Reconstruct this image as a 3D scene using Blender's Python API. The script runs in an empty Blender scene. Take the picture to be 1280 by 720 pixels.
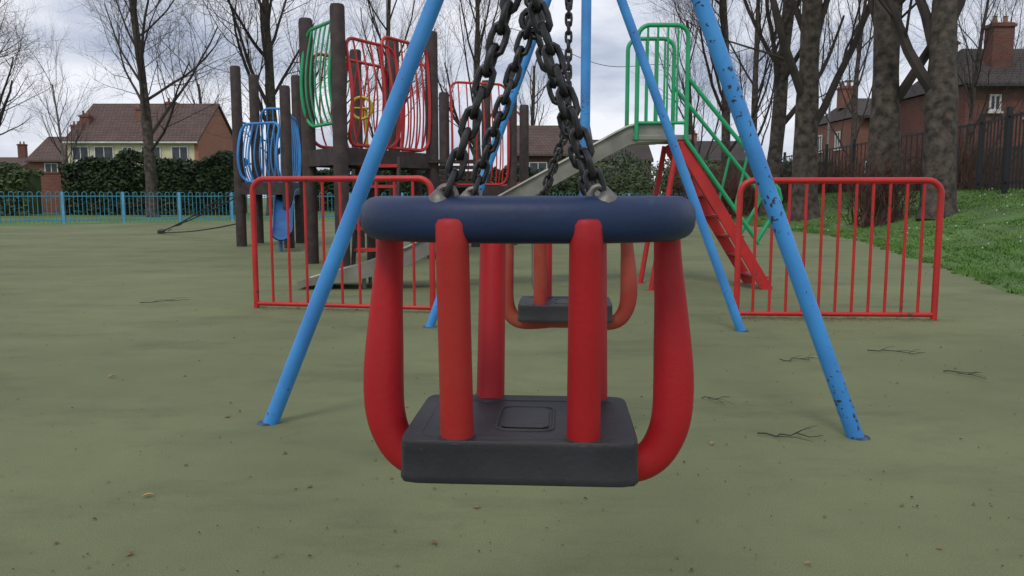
import bpy, math, random
import numpy as np
from mathutils import Vector, Matrix
V=Vector; PI=math.pi
scene=bpy.context.scene; col=scene.collection
F=1000.0; H=0.8; P=math.radians(6.5); cp,sp=math.cos(P),math.sin(P)
def at(px,py,Y):
    u=(px-640)/F; v=(py-360)/F
    t=Y/(cp-v*sp); return V((u*t,Y,H+t*(-sp-v*cp)))
def gnd(px,py):
    v=(py-360)/F; t=H/(sp+v*cp); return V(((px-640)/F*t,t*(cp-v*sp),0))
# ---------------------------------------------------------------- mesh builder
class MB:
    def __init__(s): s.v=[]; s.f=[]
    def add(s,vs,fs):
        o=len(s.v); s.v+= [tuple(a) for a in vs]; s.f+=[tuple(i+o for i in f) for f in fs]; return s
    def tube(s,pts,rad,n=8,closed=False,cap=True,sq=(1,1),up0=None,pw=1.0):
        pts=[V(p) for p in pts]; m=len(pts)
        if not hasattr(rad,'__len__'): rad=[rad]*m
        tang=[]
        for i in range(m):
            a=pts[(i-1)%m] if (closed or i>0) else pts[i]; b=pts[(i+1)%m] if (closed or i<m-1) else pts[i]
            d=(b-a); tang.append(d.normalized() if d.length>1e-9 else V((0,0,1)))
        up=V(up0) if up0 else (V((0,0,1)) if abs(tang[0].z)<.9 else V((0,1,0)))
        sg=lambda x:math.copysign(abs(x)**pw,x)
        vs=[]
        for i in range(m):
            t=tang[i]; up=(up-t*up.dot(t))
            up=up.normalized() if up.length>1e-6 else t.orthogonal().normalized()
            sd=t.cross(up)
            for k in range(n):
                a=2*PI*k/n; vs.append(pts[i]+up*(sg(math.sin(a))*rad[i]*sq[0])+sd*(sg(math.cos(a))*rad[i]*sq[1]))
        fs=[]
        for i in range(m if closed else m-1):
            j=(i+1)%m
            for k in range(n):
                l=(k+1)%n; fs.append((i*n+k,i*n+l,j*n+l,j*n+k))
        if cap and not closed:
            fs.append(tuple(range(n-1,-1,-1))); fs.append(tuple((m-1)*n+k for k in range(n)))
        return s.add(vs,fs)
    def box(s,c,d,rz=0,M=None):
        vs=[]
        for x in(-.5,.5):
            for y in(-.5,.5):
                for z in(-.5,.5):
                    p=V((x*d[0],y*d[1],z*d[2]))
                    if M is not None: p=M@p
                    elif rz: p=Matrix.Rotation(rz,3,'Z')@p
                    vs.append(V(c)+p)
        return s.add(vs,[(0,1,3,2),(4,6,7,5),(0,4,5,1),(2,3,7,6),(0,2,6,4),(1,5,7,3)])
    def beam(s,a,b,w,h):
        a=V(a);b=V(b);d=(b-a).normalized(); up=V((0,0,1)) if abs(d.z)<.95 else V((0,1,0))
        sd=d.cross(up).normalized(); up=sd.cross(d)
        M=Matrix((sd,d,up)).transposed()
        return s.box((a+b)/2,(w,(b-a).length,h),M=M)
    def build(s,name,mat,parent=None,smooth=True,bevel=0,label=None):
        off=OFF.get(parent.name,V((0,0,0))) if parent else V((0,0,0))
        me=bpy.data.meshes.new(name)
        me.from_pydata([(a[0]-off.x,a[1]-off.y,a[2]-off.z) for a in s.v],[],s.f)
        me.materials.append(mat)
        if smooth:
            me.polygons.foreach_set('use_smooth',[True]*len(me.polygons))
            try: me.set_sharp_from_angle(angle=math.radians(40))
            except Exception: pass
        me.update()
        o=bpy.data.objects.new(name,me); col.objects.link(o)
        if parent: o.parent=parent
        OFF[o.name]=off.copy()
        if bevel:
            b=o.modifiers.new('b','BEVEL'); b.width=bevel; b.segments=3; b.limit_method='ANGLE'
        if label: o['label']=label
        return o
OFF={}
def thing(name,label,cat,loc=(0,0,0),group=None):
    o=bpy.data.objects.new(name,None); col.objects.link(o); o.location=loc; o.empty_display_size=.2
    o['label']=label; o['category']=cat
    if group: o['group']=group
    OFF[o.name]=V(loc); return o
def tag(o,label,cat,group=None,kind=None):
    if label:o['label']=label
    if cat:o['category']=cat
    if group:o['group']=group
    if kind:o['kind']=kind
    return o
# ---------------------------------------------------------------- materials
def mat(name,c1,c2=None,rough=.6,scale=8,metal=0,bump=0,bscale=None,chip=None,chipt=.62,chips=30,detail=5,ramp=(.35,.65),chipz=0,spec=None):
    m=bpy.data.materials.new(name); m.use_nodes=True; N=m.node_tree.nodes; L=m.node_tree.links
    b=N['Principled BSDF']; b.inputs['Roughness'].default_value=rough; b.inputs['Metallic'].default_value=metal
    if spec is not None: b.inputs['Specular IOR Level'].default_value=spec
    tc=N.new('ShaderNodeTexCoord')
    no=N.new('ShaderNodeTexNoise'); no.inputs['Scale'].default_value=scale; no.inputs['Detail'].default_value=detail
    L.new(tc.outputs['Object'],no.inputs['Vector'])
    r=N.new('ShaderNodeValToRGB'); r.color_ramp.elements[0].position=ramp[0]; r.color_ramp.elements[1].position=ramp[1]
    c2=c2 or tuple(x*.75 for x in c1)
    r.color_ramp.elements[0].color=(*c2,1); r.color_ramp.elements[1].color=(*c1,1)
    L.new(no.outputs['Fac'],r.inputs['Fac']); out=r.outputs['Color']
    if chip:
        n2=N.new('ShaderNodeTexNoise'); n2.inputs['Scale'].default_value=chips; n2.inputs['Detail'].default_value=4
        L.new(tc.outputs['Object'],n2.inputs['Vector'])
        n3=N.new('ShaderNodeTexNoise'); n3.inputs['Scale'].default_value=3.5; n3.inputs['Detail'].default_value=1
        L.new(tc.outputs['Object'],n3.inputs['Vector'])
        ad=N.new('ShaderNodeMath'); ad.operation='MULTIPLY_ADD'; ad.inputs[1].default_value=.45
        L.new(n3.outputs['Fac'],ad.inputs[0]); L.new(n2.outputs['Fac'],ad.inputs[2]); src=ad
        if chipz:
            sx=N.new('ShaderNodeSeparateXYZ'); L.new(tc.outputs['Object'],sx.inputs[0])
            a2=N.new('ShaderNodeMath'); a2.operation='MULTIPLY_ADD'; a2.inputs[1].default_value=chipz; L.new(sx.outputs[2],a2.inputs[0]); L.new(ad.outputs[0],a2.inputs[2]); src=a2
        r2=N.new('ShaderNodeValToRGB')
        r2.color_ramp.elements[0].position=min(.97,chipt+.215); r2.color_ramp.elements[1].position=min(.99,chipt+.235)
        L.new(src.outputs[0],r2.inputs['Fac'])
        mx=N.new('ShaderNodeMixRGB'); L.new(r2.outputs['Color'],mx.inputs['Fac']); L.new(out,mx.inputs['Color1']); mx.inputs['Color2'].default_value=(*chip,1)
        out=mx.outputs['Color']
    L.new(out,b.inputs['Base Color'])
    if bump:
        n4=N.new('ShaderNodeTexNoise'); n4.inputs['Scale'].default_value=bscale or scale*6; n4.inputs['Detail'].default_value=6
        L.new(tc.outputs['Object'],n4.inputs['Vector'])
        bp=N.new('ShaderNodeBump'); bp.inputs['Strength'].default_value=bump; bp.inputs['Distance'].default_value=.02
        L.new(n4.outputs['Fac'],bp.inputs['Height']); L.new(bp.outputs['Normal'],b.inputs['Normal'])
    return m
def brickmat(name,c1,c2,mortar,bw=.225,bh=.075,rough=.9,ms=.01,mul=.5):
    m=bpy.data.materials.new(name); m.use_nodes=True; N=m.node_tree.nodes; L=m.node_tree.links
    b=N['Principled BSDF']; b.inputs['Roughness'].default_value=rough
    tc=N.new('ShaderNodeTexCoord'); s=N.new('ShaderNodeSeparateXYZ'); L.new(tc.outputs['Object'],s.inputs[0])
    ad=N.new('ShaderNodeMath'); L.new(s.outputs[0],ad.inputs[0]); L.new(s.outputs[1],ad.inputs[1])
    cb=N.new('ShaderNodeCombineXYZ'); L.new(ad.outputs[0],cb.inputs[0]); L.new(s.outputs[2],cb.inputs[1])
    t=N.new('ShaderNodeTexBrick'); L.new(cb.outputs[0],t.inputs['Vector'])
    t.inputs['Scale'].default_value=1; t.inputs['Brick Width'].default_value=bw; t.inputs['Row Height'].default_value=bh; t.inputs['Mortar Size'].default_value=ms
    t.inputs['Color1'].default_value=(*c1,1); t.inputs['Color2'].default_value=(*c2,1); t.inputs['Mortar'].default_value=(*mortar,1)
    no=N.new('ShaderNodeTexNoise'); no.inputs['Scale'].default_value=.8; no.inputs['Detail'].default_value=6; L.new(tc.outputs['Object'],no.inputs['Vector'])
    mx=N.new('ShaderNodeMixRGB'); mx.blend_type='MULTIPLY'; mx.inputs['Fac'].default_value=mul
    L.new(t.outputs['Color'],mx.inputs['Color1']); L.new(no.outputs['Fac'],mx.inputs['Color2']); L.new(mx.outputs['Color'],b.inputs['Base Color'])
    return m
RED=mat('red_paint',(.54,.022,.022),(.42,.018,.018),.42,6,chip=(.12,.05,.03),chipt=.68,chips=40,bump=.05,bscale=60)
REDRUB=mat('red_rubber',(.50,.014,.020),(.34,.010,.016),.5,5,bump=.05,bscale=110,ramp=(.2,.8),spec=.38)
FADED=mat('faded_red_rubber',(.42,.060,.035),(.44,.016,.02),.53,6,bump=.05,bscale=110,ramp=(.38,.85),spec=.38)
REDOLD=mat('faded_brown_red',(.36,.075,.04),(.34,.025,.02),.55,9,bump=.05,bscale=90)
BLUERUB=mat('navy_rubber',(.014,.032,.092),(.010,.022,.066),.5,7,bump=.05,bscale=110,chip=(.03,.048,.11),chipt=.70,chips=26,spec=.4)
BLACKRUB=mat('black_rubber',(.034,.033,.037),(.019,.019,.022),.55,9,bump=.07,bscale=140,chip=(.055,.053,.052),chipt=.72,chips=80,spec=.4)
CHAIN=mat('weathered_chain',(.055,.053,.055),(.02,.02,.022),.42,60,metal=.6,bump=.08,bscale=200)
STEEL=mat('dull_steel',(.24,.225,.20),(.13,.12,.11),.5,30,metal=.5,bump=.08)
SLIDE=mat('slide_steel',(.28,.28,.235),(.17,.17,.14),.42,5,metal=.35,bump=.05)
BLUE=mat('blue_paint',(.055,.31,.72),(.04,.23,.58),.42,5,chip=(.03,.04,.065),chipt=.706,chips=60,bump=.06,bscale=60,chipz=.06)
BLUE2=mat('blue_paint_clean',(.055,.30,.69),(.045,.22,.56),.42,5,chip=(.05,.05,.06),chipt=.715,chips=60,bump=.04,bscale=60)
BLUEC=mat('blue_plastic',(.035,.15,.36),(.03,.11,.28),.5,7)
GREEN=mat('green_paint',(.015,.38,.15),(.012,.29,.11),.42,6,chip=(.1,.12,.08),chipt=.76,chips=40)
YELLOW=mat('yellow_plastic',(.65,.5,.03),None,.4)
WOOD=mat('dark_stained_wood',(.055,.038,.034),(.03,.02,.018),.75,10,bump=.3,bscale=40)
FENCE=mat('teal_fence_paint',(.05,.30,.40),(.04,.22,.30),.5,5)
FENCEP=mat('pale_blue_post_paint',(.14,.42,.62),(.1,.33,.52),.5,5)
BLACKM=mat('black_fence_paint',(.012,.012,.014),None,.5)
BARK=mat('bark',(.12,.095,.075),(.026,.022,.019),.95,6,bump=1.0,bscale=16,ramp=(.35,.7),detail=8)
TWIG=mat('twigs',(.065,.05,.043),(.034,.028,.025),.95,3)
TWIGR=mat('red_brown_twigs',(.11,.05,.035),(.06,.03,.022),.95,3)
LEAF=mat('hedge_leaf',(.04,.07,.022),(.010,.022,.009),.7,2.5,detail=8)
LEAF2=mat('shrub_leaf',(.09,.12,.04),(.03,.05,.02),.7,2.5,detail=8)
ROPE=mat('black_rope',(.02,.02,.02),None,.9)
WHITE=mat('white_frame',(.7,.7,.68),None,.5,3)
GLASS=mat('window_glass',(.05,.06,.07),(.02,.025,.03),.15,2)
CREAM=mat('cream_render',(.66,.60,.42),(.54,.48,.32),.9,2)
BRICK=brickmat('red_brick',(.34,.10,.06),(.25,.075,.05),(.28,.22,.18))
BRICKO=brickmat('orange_red_brick',(.46,.15,.085),(.36,.11,.065),(.35,.26,.2),mul=.3)
BRICK2=brickmat('dark_red_brick',(.25,.075,.055),(.16,.055,.042),(.16,.12,.1))
TILE=brickmat('brown_roof_tiles',(.19,.12,.10),(.14,.09,.075),(.05,.035,.03),.3,.14,ms=.02)
SLATE=brickmat('grey_brown_slates',(.10,.08,.075),(.07,.058,.055),(.03,.025,.02),.3,.14,ms=.02)
CLAY=mat('clay_pot',(.3,.16,.10),None,.9)
def ground_material():
    m=bpy.data.materials.new('green_playground_surface'); m.use_nodes=True; N=m.node_tree.nodes; L=m.node_tree.links
    b=N['Principled BSDF']; b.inputs['Roughness'].default_value=.95
    b.inputs['Specular IOR Level'].default_value=.2
    tc=N.new('ShaderNodeTexCoord')
    def noise(s,d,r=.55,sc=None):
        n=N.new('ShaderNodeTexNoise'); n.inputs['Scale'].default_value=s; n.inputs['Detail'].default_value=d; n.inputs['Roughness'].default_value=r
        if sc:
            mp=N.new('ShaderNodeMapping'); mp.inputs['Scale'].default_value=sc; L.new(tc.outputs['Object'],mp.inputs[0]); L.new(mp.outputs[0],n.inputs['Vector'])
        else: L.new(tc.outputs['Object'],n.inputs['Vector'])
        return n
    def ramp(n,a,b_,ca,cb):
        r=N.new('ShaderNodeValToRGB'); r.color_ramp.elements[0].position=a; r.color_ramp.elements[1].position=b_
        r.color_ramp.elements[0].color=(*ca,1); r.color_ramp.elements[1].color=(*cb,1); L.new(n.outputs['Fac'],r.inputs['Fac']); return r
    def mix(f,a,c,mode='MIX'):
        x=N.new('ShaderNodeMixRGB'); x.blend_type=mode
        if isinstance(f,float): x.inputs[0].default_value=f
        else: L.new(f.outputs[0],x.inputs[0])
        L.new(a.outputs[0],x.inputs[1])
        if isinstance(c,tuple): x.inputs[2].default_value=(*c,1)
        else: L.new(c.outputs[0],x.inputs[2])
        return x
    base=ramp(noise(.45,9,.66),.3,.7,(.135,.150,.078),(.218,.240,.122))
    g=ramp(noise(260,2,.6),.25,.75,(.62,.62,.62),(1.25,1.25,1.25))
    x=mix(.7,base,g,'MULTIPLY')
    x=mix(ramp(noise(.8,9,.74,(1,2.4,1)),.50,.82,(0,0,0),(.8,.8,.8)),x,(.080,.078,.050))
    x=mix(ramp(noise(5,7,.75),.58,.76,(0,0,0),(.4,.4,.4)),x,(.095,.085,.055))
    x=mix(ramp(noise(3.5,9,.8),.60,.78,(0,0,0),(.3,.3,.3)),x,(.26,.28,.155))
    x=mix(ramp(noise(38,4,.6),.70,.75,(0,0,0),(.6,.6,.6)),x,(.05,.045,.032))
    L.new(x.outputs[0],b.inputs['Base Color'])
    bp=N.new('ShaderNodeBump'); bp.inputs['Strength'].default_value=.3; bp.inputs['Distance'].default_value=.004
    L.new(noise(200,3,.6).outputs['Fac'],bp.inputs['Height']); L.new(bp.outputs[0],b.inputs['Normal'])
    return m
GSURF=ground_material()
GRASS=mat('grass_ground',(.11,.20,.045),(.065,.12,.03),.95,.9,bump=.6,bscale=40,detail=9)
BLADE=mat('grass_blades',(.11,.23,.035),(.06,.14,.022),.8,1.5)
# ---------------------------------------------------------------- ground
def xb(y):
    return 4.7+(y-7.35)*.27 if y<15 else 6.77+(y-15)*.03
def bz(x,y):
    t=max(0,min(1,(x-xb(y))/5.5)); return .95*t*t*(3-2*t)+ (.03*math.sin(x*1.7+y*.9) if t>.05 else 0)
mb=MB(); mb.add([(-500,-300,-.03),(500,-300,-.03),(500,900,-.03),(-500,900,-.03)],[(0,1,2,3)])
tag(mb.build('ground',GRASS,smooth=False),'open park grass reaching to the horizon','ground',kind='structure')
fp=[V((-22,17.4,0)),V((-14.4,22.5,0)),V((-9.1,26.1,0)),V((-4,29.3,0)),V((3,31,0)),V((7.6,31.5,0))]
mb=MB(); pts=[(p.x,p.y,0) for p in fp]+[(xb(24)+.3,24,0),(xb(15)+.3,15,0),(xb(-8)+.3,-8,0),(-22,-8,0)]
mb.add(pts,[tuple(range(len(pts)-1,-1,-1))])
tag(mb.build('play_surface',GSURF,smooth=False),'worn olive green safety surfacing under the play equipment','ground',kind='structure')
mb=MB(); nx,ny=50,70
vs=[];rg=random.Random(3)
for j in range(ny):
    y=-6+j*1.0
    for i in range(nx):
        x=xb(y)-.25+ (i*.12 if i<20 else 2.4+(i-20)*.8)
        if i==0: x+=.12*math.sin(y*2.1)*math.sin(y*.7)
        z=bz(x,y)+.006+ (rg.uniform(-.012,.02) if i>0 else -.004); vs.append((x,y,z))
mb.add(vs,[(j*nx+i,j*nx+i+1,(j+1)*nx+i+1,(j+1)*nx+i) for j in range(ny-1) for i in range(nx-1)])
tag(mb.build('grass_bank',GRASS),'grass bank rising on the right side of the play area','grass bank',kind='structure')
rng=np.random.default_rng(5)
n=80000; yy=6.2+(rng.random(n)**1.5)*26
vs=[];fs=[]
for i in range(n):
    y=yy[i]; x=xb(y)-.28+ (rng.random()**1.3)*7+ .10*math.sin(y*5)*math.sin(y*13)
    if x/y>.75: continue
    z=bz(x,y); h=rng.uniform(.018,.045)*(1.25 if math.sin(x*3)*math.cos(y*2.3)>0 else .85); w=.006+.0006*y; a=rng.uniform(0,6.28)
    ca,sa=math.cos(a)*w,math.sin(a)*w; lx,ly=rng.normal(0,.018,2)
    k=len(vs); vs+=[(x-ca,y-sa,z),(x+ca,y+sa,z),(x+lx,y+ly,z+h)]; fs.append((k,k+1,k+2))
mb=MB(); mb.v=vs; mb.f=fs
tag(mb.build('grass',BLADE,smooth=False),'short green grass blades covering the bank on the right','grass',kind='stuff')
mb=MB()
for i in range(120):
    y=6.5+(rg.random()**1.4)*16; x=xb(y)+.2+rg.random()*6; z=bz(x,y)+.05; s=.006+.0004*y
    mb.add([(x-s,y,z-s),(x+s,y,z-s),(x+s,y,z+s*.6),(x-s,y,z+s*.6)],[(0,1,2,3)])
tag(mb.build('daisies',WHITE,smooth=False),'tiny white daisies dotted through the grass bank','flowers',kind='stuff')
def litter(name,m,n,smin,smax,seed,label,near=None):
    r=random.Random(seed); mb=MB()
    for i in range(n):
        if near and i<n*.4:
            A,B=near[i%len(near)]; q=r.random(); p=A.lerp(B,q); x=p.x+r.gauss(0,.06); y=p.y+r.gauss(0,.05)-.03
        else:
            y=1.1+(r.random()**1.2)*17; x=r.uniform(-.75,.75)*y*1.05
        if x>xb(y): continue
        s=r.uniform(smin,smax)*(1+.045*y)*(1 if r.random()<.25 else .65); a=r.uniform(0,6.28); c,d=math.cos(a)*s,math.sin(a)*s; e=r.uniform(.3,.8); h=r.uniform(.1,.6)*s
        mb.add([(x-c,y-d,.004),(x+d*e,y-c*e,.005),(x+c,y+d,.004+h*.4),(x-d*e,y+c*e,.005),(x,y,.005+h)],[(0,1,4),(1,2,4),(2,3,4),(3,0,4)])
    tag(mb.build(name,m,smooth=False),label,'litter',kind='stuff')
DRY=mat('dry_leaf',(.24,.15,.08),(.12,.07,.04),.9,30)
BL=(gnd(321,385),gnd(541,391)); BR=(gnd(920,398),gnd(1167,400))
litter('leaf_litter',DRY,1400,.004,.012,1,'small dry brown leaf scraps scattered over the green surfacing',near=[BR,BL,BR])
litter('dirt_crumbs',mat('dark_dirt',(.045,.037,.027),None,.95),2000,.002,.0072,2,'tiny dark crumbs of soil scattered over the green surfacing')
for px,py,s,a,lab in [(185,622,.016,.3,'pale orange dry leaf lying alone at the lower left of the surfacing'),(890,556,.014,1.2,'small curled brown leaf beside the foot of the front right blue leg'),(140,472,.02,.8,'brown leaf lying on the left side between the swing and blue fence'),(1010,707,.010,.2,'tiny leaf at the very bottom edge right of the swing')]:
    p=gnd(px,py); mb=MB(); vs=[];m_=9
    for i in range(m_):
        t=i/(m_-1); w=math.sin(PI*t**.8)*.38
        for q in(-1,0,1):
            X=(t-.5)*2*s; Yy=q*w*s; vs.append((p.x+X*math.cos(a)-Yy*math.sin(a),p.y+X*math.sin(a)+Yy*math.cos(a),.006+.25*s*abs(q)*math.sin(PI*t)+.15*s*t))
    mb.add(vs,[(i*3+k,i*3+k+1,i*3+k+4,i*3+k+3) for i in range(m_-1) for k in range(2)])
    tag(mb.build('fallen_leaf',mat('orange_leaf',(.42,.24,.12),None,.8)),lab,'leaf')
def twig(pl,lab,r=.0035):
    mb=MB(); R=random.Random(len(lab)); pts=[]
    A=gnd(*pl[0]); B=gnd(*pl[1]); n=8
    for i in range(n+1):
        q=A.lerp(B,i/n); pts.append((q.x+R.uniform(-.008,.008),q.y+R.uniform(-.03,.03),.007+R.uniform(0,.006)))
    mb.tube(pts,[r*(1-.6*i/n) for i in range(n+1)],5)
    for i in (2,4,5):
        q=V(pts[i]); d=(B-A).normalized(); e=q+d*.09+V((0,R.choice([-1,1])*.07,.01)); mb.tube([q,(q+e)/2+V((0,0,.006)),e],[r*.6,r*.4,r*.25],4)
    tag(mb.build('twig',TWIG),lab,'twig')
twig([(948,545),(1030,550)],'forked dry twig on the ground between swing seat and front right blue leg',.003)
twig([(1182,466),(1235,476)],'thin twig at the right, nearer than the right red barrier',.003)
twig([(975,452),(1020,450)],'short twig in front of the right red barrier',.0025)
twig([(1085,440),(1160,444)],'long thin twig just in front of the right end of the red barrier',.003)
twig([(175,380),(235,376)],'thin twig left of the left red barrier',.003)
twig([(880,500),(905,506)],'tiny twig between the swing hoop and front right blue leg',.002)
# ---------------------------------------------------------------- swings
def chain(mb,a,b,L=.041,W=.0245,r=.0039,start=0):
    a=V(a);b=V(b);d=(b-a); ln=d.length; pitch=L-4*r; n=max(1,round(ln/pitch)); st=d/n; t=d.normalized()
    u=t.cross(V((0,1,0))); u=u.normalized() if u.length>.1 else V((1,0,0)); w=t.cross(u)
    for i in range(n):
        c=a+st*(i+.5); s=u if (i+start)%2 else w; s=(s+ (w if s is u else u)*random.uniform(-.25,.25)).normalized()
        pts=[]; hl=L/2-W/2; rr=W/2-r
        for k in range(12):
            an=2*PI*k/12; pts.append(c+s*(math.cos(an)*rr)+t*(math.sin(an)*rr+(hl if math.sin(an)>0.01 else -hl if math.sin(an)<-.01 else 0)))
        mb.tube(pts,r,8,closed=True)
def make_swing(loc,rz,label,hoopm,barms,backoff=(0,0)):
    t=thing('toddler_swing',label,'swing')
    mb=MB(); pts=[]
    for k in range(64):
        a=2*PI*k/64; c,s=math.cos(a),math.sin(a); e=2/2.5
        pts.append((.185*abs(c)**e*(1 if c>0 else -1),.138*abs(s)**e*(1 if s>0 else -1),.774))
    mb.tube(pts,.028,24,closed=True,sq=(.97,1.04),up0=(0,0,1),pw=.78); mb.build('top_ring',BLUERUB,t)
    ks=[(-.181,.765,.0165),(-.183,.72,.0180),(-.188,.66,.0212),(-.192,.60,.0250),(-.194,.555,.0265),(-.1925,.512,.026),(-.184,.48,.0245),(-.168,.455,.023),(-.142,.441,.0215),(-.10,.4375,.019),(-.05,.4395,.016)]
    half=[]
    for i in range(len(ks)-1):
        k0,k1,k2,k3=ks[max(0,i-1)],ks[i],ks[i+1],ks[min(len(ks)-1,i+2)]
        for q in (0,.25,.5,.75):
            half.append(tuple(.5*((2*k1[j])+(-k0[j]+k2[j])*q+(2*k0[j]-5*k1[j]+4*k2[j]-k3[j])*q*q+(-k0[j]+3*k1[j]-3*k2[j]+k3[j])*q**3) for j in range(3)))
    half.append(ks[-1]); allp=half+[(-x,z,r) for x,z,r in reversed(half)]
    mb=MB(); mb.tube([(x,0,z) for x,z,r in allp],[r for x,z,r in allp],20,pw=.82); mb.build('side_hoop',hoopm,t)
    for i,(x,y0,y1) in enumerate([(-.079,-.150,-.116),(.0725,-.150,-.116),(-.068+backoff[0],.135,.078),(.068+backoff[1],.135,.078)]):
        mb=MB(); n=10; pp=[]; rr=[]
        for k in range(n+1):
            q=k/n; pp.append((x,y0+(y1-y0)*q,.770-(.770-.511)*q)); rr.append(.0190+.0012*q)
        pp=[(pp[0][0],pp[0][1],pp[0][2]+.006),(pp[0][0],pp[0][1],pp[0][2]+.0045)]+pp; rr=[.012,.0165]+rr
        mb.tube(pp,rr,24); b=mb.build('upright_bar',barms[i],t)
        m2=MB(); m2.tube([(x,y1,.5095),(x,y1,.5145)],[.0235,.0212],24); m2.build('bar_collar',BLACKRUB,b)
    mb=MB(); nx=ny=17; x0,x1,y0,y1=-.1445,.1355,-.137,.085
    def corner(x,y):
        X=(x-(x0+x1)/2)/((x1-x0)/2); Yq=(y-(y0+y1)/2)/((y1-y0)/2); n_=16
        l=(abs(X)**n_+abs(Yq)**n_)**(1/n_); mx_=max(abs(X),abs(Yq)); k=mx_/l if l>0 else 1
        return ((x0+x1)/2+X*k*(x1-x0)/2,(y0+y1)/2+Yq*k*(y1-y0)/2)
    vs=[]
    for j in range(ny):
        for i in range(nx):
            fi=i/(nx-1); fj=j/(ny-1)
            x,y=corner(x0+(x1-x0)*fi,y0+(y1-y0)*fj); X=2*fi-1; Yq=2*fj-1
            edge=max(abs(X),abs(Yq)); vs.append((x,y,.514-.005*(1-edge**4)))
    top=[(j*nx+i,j*nx+i+1,(j+1)*nx+i+1,(j+1)*nx+i) for j in range(ny-1) for i in range(nx-1)]
    mb.add(vs,top)
    loop=[i for i in range(nx)]+[j*nx+nx-1 for j in range(1,ny)]+[(ny-1)*nx+i for i in range(nx-2,-1,-1)]+[j*nx for j in range(ny-2,0,-1)]
    cx,cy=(x0+x1)/2,(y0+y1)/2; prev=loop
    for sc,z in ((1.010,.5128),(1.015,.509),(1.016,.503),(1.017,.4735),(1.024,.471),(1.025,.4645),(1.018,.462),(1.0,.461),(.9,.461)):
        ids=[]
        for k in loop:
            v_=vs[k]; mb.v.append((cx+(v_[0]-cx)*sc,cy+(v_[1]-cy)*sc,z)); ids.append(len(mb.v)-1)
        for a in range(len(loop)):
            b_=(a+1)%len(loop); mb.f.append((prev[a],ids[a],ids[b_],prev[b_]))
        prev=ids
    mb.f.append(tuple(prev))
    seat=mb.build('seat',BLACKRUB,t)
    def rr_(w,d,z,cy=-.02,c=.012,cx=0):
        pts=[]
        for sx,sy,a0 in((1,1,0),(-1,1,90),(-1,-1,180),(1,-1,270)):
            for q in range(5):
                a=math.radians(a0+q*22.5); pts.append((cx+sx*(w-c)+math.cos(a)*c,cy+sy*(d-c)+math.sin(a)*c,z))
        return pts
    m2=MB(); m2.tube(rr_(.036,.055,.5095),.0022,6,closed=True); m2.build('moulded_ridge',BLACKRUB,seat)
    m2=MB(); m2.tube(rr_(.122,.09,.5105,-.025,.02,-.004),.002,6,closed=True); m2.build('moulded_ridge',BLACKRUB,seat)
    m2=MB(); v_=rr_(.030,.048,.5112); m2.add(v_,[tuple(range(len(v_)))]); m2.build('centre_pad',BLACKRUB,seat)
    for sy in(-1,1):
        for sx in(-1,1):
            p=V((sx*.087,sy*.136,.800)); mb=MB()
            tow=V((-sx*.3,0,1)).normalized(); sd=V((0,1,0)).cross(tow).normalized(); q=[]
            for k in range(13):
                a=PI*k/12; q.append(p+sd*math.cos(a)*.0105+tow*(math.sin(a)*.012))
            q=[p+sd*.0105-tow*.012]+q+[p-sd*.0105-tow*.012]
            mb.tube(q,.0040,8)
            mb.tube([p+V((sx*.006,0,-.010)),p+V((sx*.006,0,-.001)),p+V((sx*.004,0,.003)),p+V((sx*.002,0,.005))],[.0155,.014,.010,.004],14)
            mb.build('shackle',STEEL,t)
            mb=MB(); chain(mb,p+tow*.002,(0,sy*.135,1.055),start=sx>0); mb.build('bridle_chain',CHAIN,t)
        mb=MB(); chain(mb,(0,sy*.135,1.05),(0,sy*.135,2.37)); mb.build('hanging_chain',CHAIN,t)
        mb=MB(); q=[V((0,sy*.135,1.052))+V((math.cos(2*PI*k/12)*.015,0,math.sin(2*PI*k/12)*.015)) for k in range(12)]
        mb.tube(q,.0045,6,closed=True); mb.build('joining_ring',CHAIN,t)
    t.location=loc; t.rotation_euler=(0,0,rz); return t
random.seed(4)
RZ=math.radians(-3.5)
make_swing((.020,1.05,0),RZ,'nearest toddler swing seat with navy top ring and bright red bars over black seat',REDRUB,[FADED,REDRUB,REDRUB,REDRUB],(.012,.024))
make_swing((.172,2.5,-.035),math.radians(-4),'farther toddler swing seat with faded brownish hoop, seen behind the nearest swing',REDOLD,[REDOLD,REDRUB,REDRUB,REDOLD])
# ---------------------------------------------------------------- swing frame
fr=thing('swing_frame','blue tubular A-frame swing support with chipped paint standing over the swings','swing frame',(.19,2.675,0))
cx=lambda y:.19+(y-2.675)*.105
ZC=2.43
mb=MB(); mb.tube([(cx(-.35),-.35,ZC),(cx(4.95),4.95,ZC)],.035,16); mb.build('crossbar',BLUE2,fr)
GRIME=mat('grimy_foot',(.05,.12,.2),(.03,.04,.05),.8,30)
def legp(foot,Y,sx,m):
    top=V((cx(Y)+sx*.03,Y,ZC-.01)); f=V(foot); f.z=-.03
    d=(f-top)
    mb=MB(); mb.tube([top+d*(i/12) for i in range(13)],.027,20)
    l=mb.build('leg',m,fr)
    g=V(foot); m2=MB(); m2.tube([g,g+V((0,0,.006))],[.036,.031],16); m2.build('foot_collar',GRIME,l)
legp(gnd(334,529),2.675,-1,BLUE2); legp(gnd(1074,547),2.675,1,BLUE)
legp(gnd(535,409),4.78,-1,BLUE); legp(gnd(929,414),4.78,1,BLUE2)
legp((-1.2,-.1,0),-.2,-1,BLUE2); legp((.85,-.3,0),-.2,1,BLUE2)
for y in (-.2,2.675,4.78):
    mb=MB(); mb.tube([(cx(y)-.0,y-.06,ZC),(cx(y),y+.06,ZC)],.046,14); mb.box((cx(y),y,ZC-.05),(.16,.05,.06)); mb.build('joint_bracket',STEEL,fr)
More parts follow.
